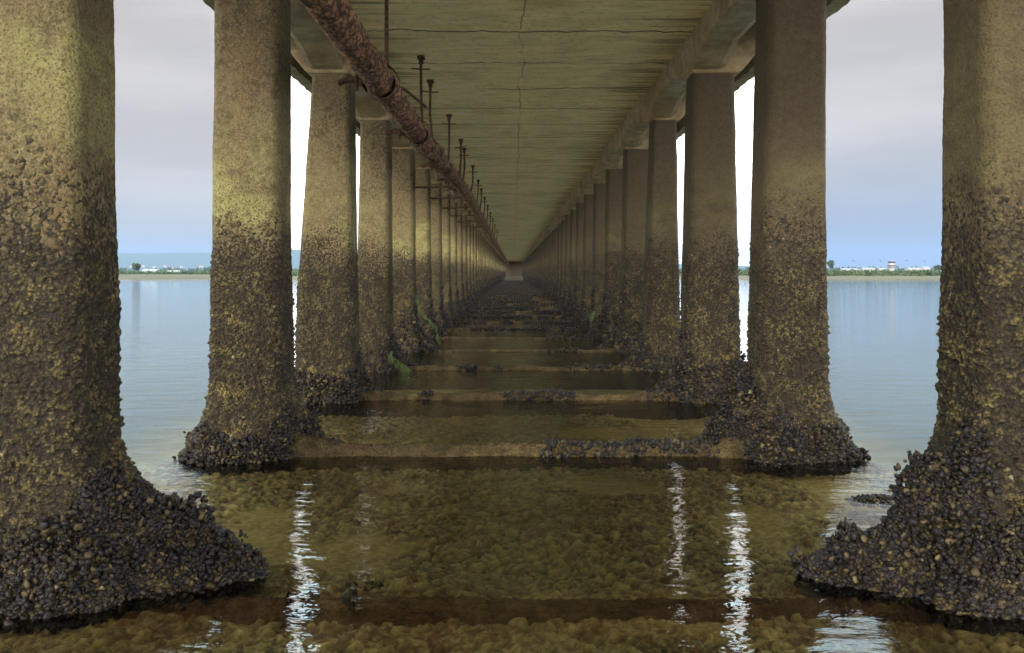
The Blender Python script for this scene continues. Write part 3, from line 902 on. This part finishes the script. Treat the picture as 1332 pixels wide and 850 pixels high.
# low scrub along the shore (a mass)
cen, rad = [], []
for i in range(620):
    x = rs.uniform(60, 170); y = rs.uniform(196, 250)
    if rs.rand() < .35: x = rs.uniform(-60, 60); y = rs.uniform(198, 250)
    s_ = rs.uniform(.8, 1.5); cen.append((x, y, .5 + s_ * .4)); rad.append((2.0 * s_, 1.8 * s_, s_ * .85))
o = leafy('scrub', cen, rad, 60, .22, 2); o['kind'] = 'stuff'
cen, rad = [], []
for i in range(420):
    x = rs.uniform(-190, -50); y = rs.uniform(300, 380)
    s_ = rs.uniform(.7, 1.3) * 1.1; cen.append((x, y, .4 + s_ * .4)); rad.append((2.4 * s_, 2 * s_, s_ * .9))
o = leafy('hedge_scrub', cen, rad, 60, .28, 4); o['kind'] = 'stuff'
cen, rad = [], []
for i in range(700):
    y = rs.uniform(900, 1500); x = rs.uniform(-.62, .62) * y
    s_ = rs.uniform(3, 6.0); cen.append((x, y, s_ * .6)); rad.append((s_ * 2.2, s_ * 1.4, s_))
o = leafy('far_wood', cen, rad, 50, 1.1, 6); o['kind'] = 'stuff'

def tree(x, y, h, spread, lab, seed):
    t = empty('tree', (x, y, .4)); tag(t, lab, 'tree', 'trees on the far shore')
    mb = MB(); mb.tube([(0, 0, -.3), (.1, 0, h * .35), (0, .1, h * .7)], [h * .045, h * .03, h * .012], 7)
    mb.tube([(.05, 0, h * .35), (spread * .5, 0, h * .6)], [h * .02, h * .01], 5); mb.tube([(.05, 0, h * .4), (-spread * .5, 0, h * .65)], [h * .02, h * .01], 5)
    mb.build('trunk', M_TRUNK, t)
    r2 = np.random.RandomState(seed)
    cen = [(r2.uniform(-.6, .6) * spread, r2.uniform(-.5, .5) * spread, h * r2.uniform(.55, .85)) for _ in range(7)]
    rad = [(spread * .42, spread * .42, h * .16)] * 7
    leafy('crown', cen, rad, 80, h * .05, seed, M_SCRUB, t)
tree(-152, 345, 5.2, 2.4, 'small round tree at the left edge of the gap between the first two left pillars', 1)
tree(-138, 400, 5.0, 3.0, 'tree rising just behind the pale-roofed shed on the left shore', 2)
tree(-126, 370, 4.3, 2.8, 'bushy tree just right of the pale-roofed shed', 3)
tree(209, 420, 5.0, 3.0, 'dark bushy tree just right of the control tower', 5)
tree(154, 415, 7.5, 1.7, 'tall narrow tree beside the second right pillar', 6)

def house(name, loc, w, d, h, rh, wall, roof, lab, cat, group=None, openings=0):
    a = empty(name, loc); tag(a, lab, cat, group)
    mb = MB(); mb.box((0, 0, h / 2), (w, d, h)); mb.build('wall', wall, a)
    mb = MB(); o_ = .25
    bm = mb.bm
    pts = [(-w / 2 - o_, -d / 2 - o_, h), (w / 2 + o_, -d / 2 - o_, h), (w / 2 + o_, d / 2 + o_, h), (-w / 2 - o_, d / 2 + o_, h), (-w / 2 - o_, 0, h + rh), (w / 2 + o_, 0, h + rh)]
    v = [bm.verts.new((x, y, z + .01)) for x, y, z in pts]
    for f in ((0, 1, 5, 4), (2, 3, 4, 5), (0, 4, 3), (1, 2, 5), (3, 2, 1, 0)): bm.faces.new([v[i] for i in f])
    mb.build('roof', roof, a)
    for i in range(openings):
        x = -w / 2 + (i + .5) * w / openings
        m2 = MB(); m2.box((x, -d / 2 - .02, h * .5), (w / openings * .4, .06, h * .4)); m2.build('window', M_GLASS, a)
    return a
house('shed', (-128, 322, .3), 4.8, 4, 1.25, .75, M_DARKW, M_GREYR, 'dark shed with a pale sheet roof on the left shore', 'shed', openings=3)
house('house', (-153, 360, .4), 5.5, 4, 1.6, 1.0, M_WHITE, M_GREYR, 'pale cabin beside the small tree at the left edge of the shore', 'house', openings=2)
r3 = np.random.RandomState(4)
hl = ['farthest left', 'second', 'third', 'fourth', 'fifth', 'sixth', 'farthest right']
for i, px in enumerate((172, 186, 201, 215, 224, 236, 262)):
    y = 3350 + r3.uniform(-60, 60); x = (px - 668) / 1110 * y
    z = float(hill_h(np.array([x]), np.array([y]))[0])
    house('house', (x, y, z - 1), 11 + 5 * r3.rand(), 9, 7, 2.5, M_WHITE, M_TILE, '%s of the tiny white houses on the blue hillside, counted from the left' % hl[i], 'house', 'white houses on the hillside')

# airport on the right shore
def at(px, y): return (px - 668) / 1110 * y
tw = empty('control_tower', (at(1160, 800), 800, 0.4))
tag(tw, 'airport control tower with two dark glazed rings on the right shore', 'tower')
mb = MB(); mb.tube([(0, 0, 0), (0, 0, 5.2)], 2.6, 12); mb.build('shaft', M_WHITE, tw)
mb = MB(); mb.tube([(0, 0, 5.2), (0, 0, 6.3), (0, 0, 6.9)], [2.6, 3.9, 4.1], 12); mb.build('lower_gallery', M_WHITE, tw)
mb = MB(); mb.tube([(0, 0, 6.9), (0, 0, 8.1)], 3.9, 12); mb.build('gallery_glazing', M_GLASS, tw)
mb = MB(); mb.tube([(0, 0, 8.1), (0, 0, 9.0)], 3.5, 12); mb.tube([(0, 0, 9.0), (0, 0, 10.0)], 3.1, 12); mb.build('band', M_WHITE, tw)
mb = MB(); mb.tube([(0, 0, 10.0), (0, 0, 11.6)], [3.0, 3.4], 12); mb.build('cab_glazing', M_GLASS, tw)
mb = MB(); mb.tube([(0, 0, 11.6), (0, 0, 12.1)], 3.7, 12); mb.build('roof', M_WHITE, tw)
for px, w, h, lab in ((1104, 20, 3.6, 'low pale hangar between the two left light masts'), (1128, 16, 4.4, 'white airport building left of the control tower'),
                      (1146, 10, 4.0, 'small white airport building next to the control tower, on its left'),
                      (1188, 17, 4.4, 'long white airport building right of the control tower'), (1202, 9, 5.6, 'gabled white airport building beyond the long one'),
                      (1226, 20, 6.0, 'white terminal building at the right edge, by the nearest right pillar')):
    y = 820; house('airport_building', (at(px, y), y, .3), w * .75, 10, h * .85 + 1.2, 1.0, M_WHITE, M_GREYR, lab, 'building', 'pale airport buildings', openings=4)
for px, h, lab in ((1110, 12.2, 'first light mast from the left on the right shore'), (1145, 12.2, 'light mast just left of the control tower'),
                   (1179, 12.4, 'light mast just right of the control tower'), (1203, 12.0, 'last light mast on the right'), (1086, 9.0, 'short mast by the second right pillar')):
    a = empty('light_mast', (at(px, 800), 800, .4)); tag(a, lab, 'light mast', 'light masts of the airport')
    mb = MB(); mb.tube([(0, 0, 0), (0, 0, h)], [.22, .12], 8); mb.build('pole', M_STEEL, a)
    mb = MB(); mb.box((0, 0, h), (1.5, .6, .6), bev=.05); mb.build('lamp_head', M_DARKW, a)

# ------------------------------------------------------------------ haze
mb = MB(); mb.box((0, 2600, 76), (12400, 6800, 162)); hz = mb.build('haze', M_WHITE); hz['kind'] = 'stuff'
n = NT('haze_air'); pv = n.n('ShaderNodeVolumePrincipled'); pv.inputs['Color'].default_value = (.24, .38, .62, 1)
pv.inputs['Density'].default_value = 1.6e-4; pv.inputs['Anisotropy'].default_value = .1
n.t.links.new(pv.outputs[0], n.out.inputs['Volume'])
hz.data.materials[0] = n.m
hz.location = (0, 0, 0)

# ------------------------------------------------------------------ sky and sun
W = bpy.data.worlds.new('World'); SC.world = W; W.use_nodes = True
t = W.node_tree; t.nodes.clear()
def wn(typ, **kw):
    nd = t.nodes.new(typ)
    for k_, v in kw.items(): setattr(nd, k_, v)
    return nd
def wl(a, b): t.links.new(a, b)
SUN_EL, SUN_AZ = 15, 193      # behind the camera, a little to the left
sky = wn('ShaderNodeTexSky', sky_type='NISHITA', sun_disc=False)
sky.sun_elevation = R(SUN_EL); sky.sun_rotation = R(SUN_AZ)
tc = wn('ShaderNodeTexCoord'); sep = wn('ShaderNodeSeparateXYZ'); wl(tc.outputs['Generated'], sep.inputs[0])
def wm(op, a, b=0.0, c=None):
    m = wn('ShaderNodeMath', operation=op)
    for i, v in enumerate((a, b) if c is None else (a, b, c)):
        if isinstance(v, bpy.types.NodeSocket): wl(v, m.inputs[i])
        else: m.inputs[i].default_value = v
    return m.outputs[0]
def wramp(v, a, b, lo=0.0, hi=1.0):
    m = wn('ShaderNodeMapRange', interpolation_type='SMOOTHSTEP'); wl(v, m.inputs['Value'])
    for k_, x in (('From Min', a), ('From Max', b), ('To Min', lo), ('To Max', hi)): m.inputs[k_].default_value = x
    return m.outputs[0]
def wmix(f, a, b):
    m = wn('ShaderNodeMix', data_type='RGBA')
    if isinstance(f, bpy.types.NodeSocket): wl(f, m.inputs['Factor'])
    else: m.inputs['Factor'].default_value = f
    for idx, v in ((6, a), (7, b)):
        if isinstance(v, bpy.types.NodeSocket): wl(v, m.inputs[idx])
        else: m.inputs[idx].default_value = (*v, 1)
    return m.outputs[2]
X, Y, Zs = sep.outputs
# cloud sheet: grey-pink, thinning to blue low down on the right
nz_ = wn('ShaderNodeTexNoise'); mp = wn('ShaderNodeMapping'); mp.inputs['Scale'].default_value = (1.5, 1.5, 9)
wl(tc.outputs['Generated'], mp.inputs[0]); wl(mp.outputs[0], nz_.inputs['Vector']); nz_.inputs['Scale'].default_value = 1.4; nz_.inputs['Detail'].default_value = 5
cl = wmix(wramp(nz_.outputs['Fac'], .38, .60), (4.4, 4.05, 3.85), (5.3, 4.9, 4.65))
lowr = wm('MULTIPLY', wramp(Zs, .17, .03), wramp(X, -.15, .30))
cl = wmix(wm('MULTIPLY', lowr, .85), cl, (2.35, 2.65, 3.4))
lowl = wm('MULTIPLY', wramp(Zs, .11, .02), wramp(X, .0, -.3))
cl = wmix(wm('MULTIPLY', lowl, .7), cl, (3.3, 3.55, 3.45))
# sky gain raised ahead for white gaps; added unseen fill behind and at sides
ahead = wm('MULTIPLY', wramp(wm('ABSOLUTE', X), .328, .25), wramp(Y, 0, .2))
behind = wramp(Y, .2, -.7); sides = wm('MULTIPLY', wramp(wm('ABSOLUTE', X), .62, .95), wramp(Zs, .75, .2))
zen = wramp(Zs, .25, .9)
gain = wm('ADD', wm('ADD', wm('MULTIPLY', ahead, 4.5), 1.0), wm('ADD', wm('MULTIPLY', behind, 6.2), wm('ADD', wm('MULTIPLY', sides, 4.6), wm('MULTIPLY', zen, .6))))
high = wm('MULTIPLY', wramp(Zs, .30, .44), wramp(Y, .1, .4))  # extra sky brightness added above the view to lift water reflections
gain = wm('ADD', gain, wm('MULTIPLY', high, 4.5))
cl = wmix(high, cl, (4.6, 6.2, 6.8))
vm = wn('ShaderNodeVectorMath', operation='SCALE'); wl(cl, vm.inputs[0]); wl(gain, vm.inputs['Scale'])
fin = wmix(.93, sky.outputs[0], vm.outputs[0])
bg = wn('ShaderNodeBackground'); wl(fin, bg.inputs[0]); bg.inputs[1].default_value = .10
wo = wn('ShaderNodeOutputWorld'); wl(bg.outputs[0], wo.inputs[0])
W.cycles.sampling_method = 'MANUAL'; W.cycles.sample_map_resolution = 512

sl = bpy.data.lights.new('sun', 'SUN'); sl.energy = 3.0; sl.angle = R(9); sl.color = (1, .93, .78)
so = bpy.data.objects.new('sun', sl); COL.objects.link(so)
# nishita: rotation measured from +Y clockwise
az = R(SUN_AZ); el = R(SUN_EL)
d = Vector((math.sin(az) * math.cos(el), math.cos(az) * math.cos(el), math.sin(el)))
so.rotation_euler = (-d).to_track_quat('-Z', 'Y').to_euler()

# ------------------------------------------------------------------ camera
cam = bpy.data.cameras.new('camera'); co_ = bpy.data.objects.new('camera', cam); COL.objects.link(co_)
cam.lens = 30; cam.sensor_width = 36; co_.location = (0, 0, CAM_H); co_.rotation_euler = (R(90), 0, 0)
cam.shift_y = -70 / 1332; cam.shift_x = -2 / 1332; cam.clip_start = .05; cam.clip_end = 12000
SC.camera = co_

SC.view_settings.view_transform = 'Standard'; SC.view_settings.look = 'None'; SC.view_settings.exposure = 0.46; SC.view_settings.gamma = 1
SC.view_settings.use_curve_mapping = False
SC.render.engine = 'CYCLES'
c = SC.cycles
c.use_denoising = True; c.max_bounces = 8; c.diffuse_bounces = 5; c.glossy_bounces = 4; c.transparent_max_bounces = 12; c.volume_bounces = 0
c.sample_clamp_indirect = 8
c.caustics_reflective = True; c.blur_glossy = .3; c.caustics_refractive = False
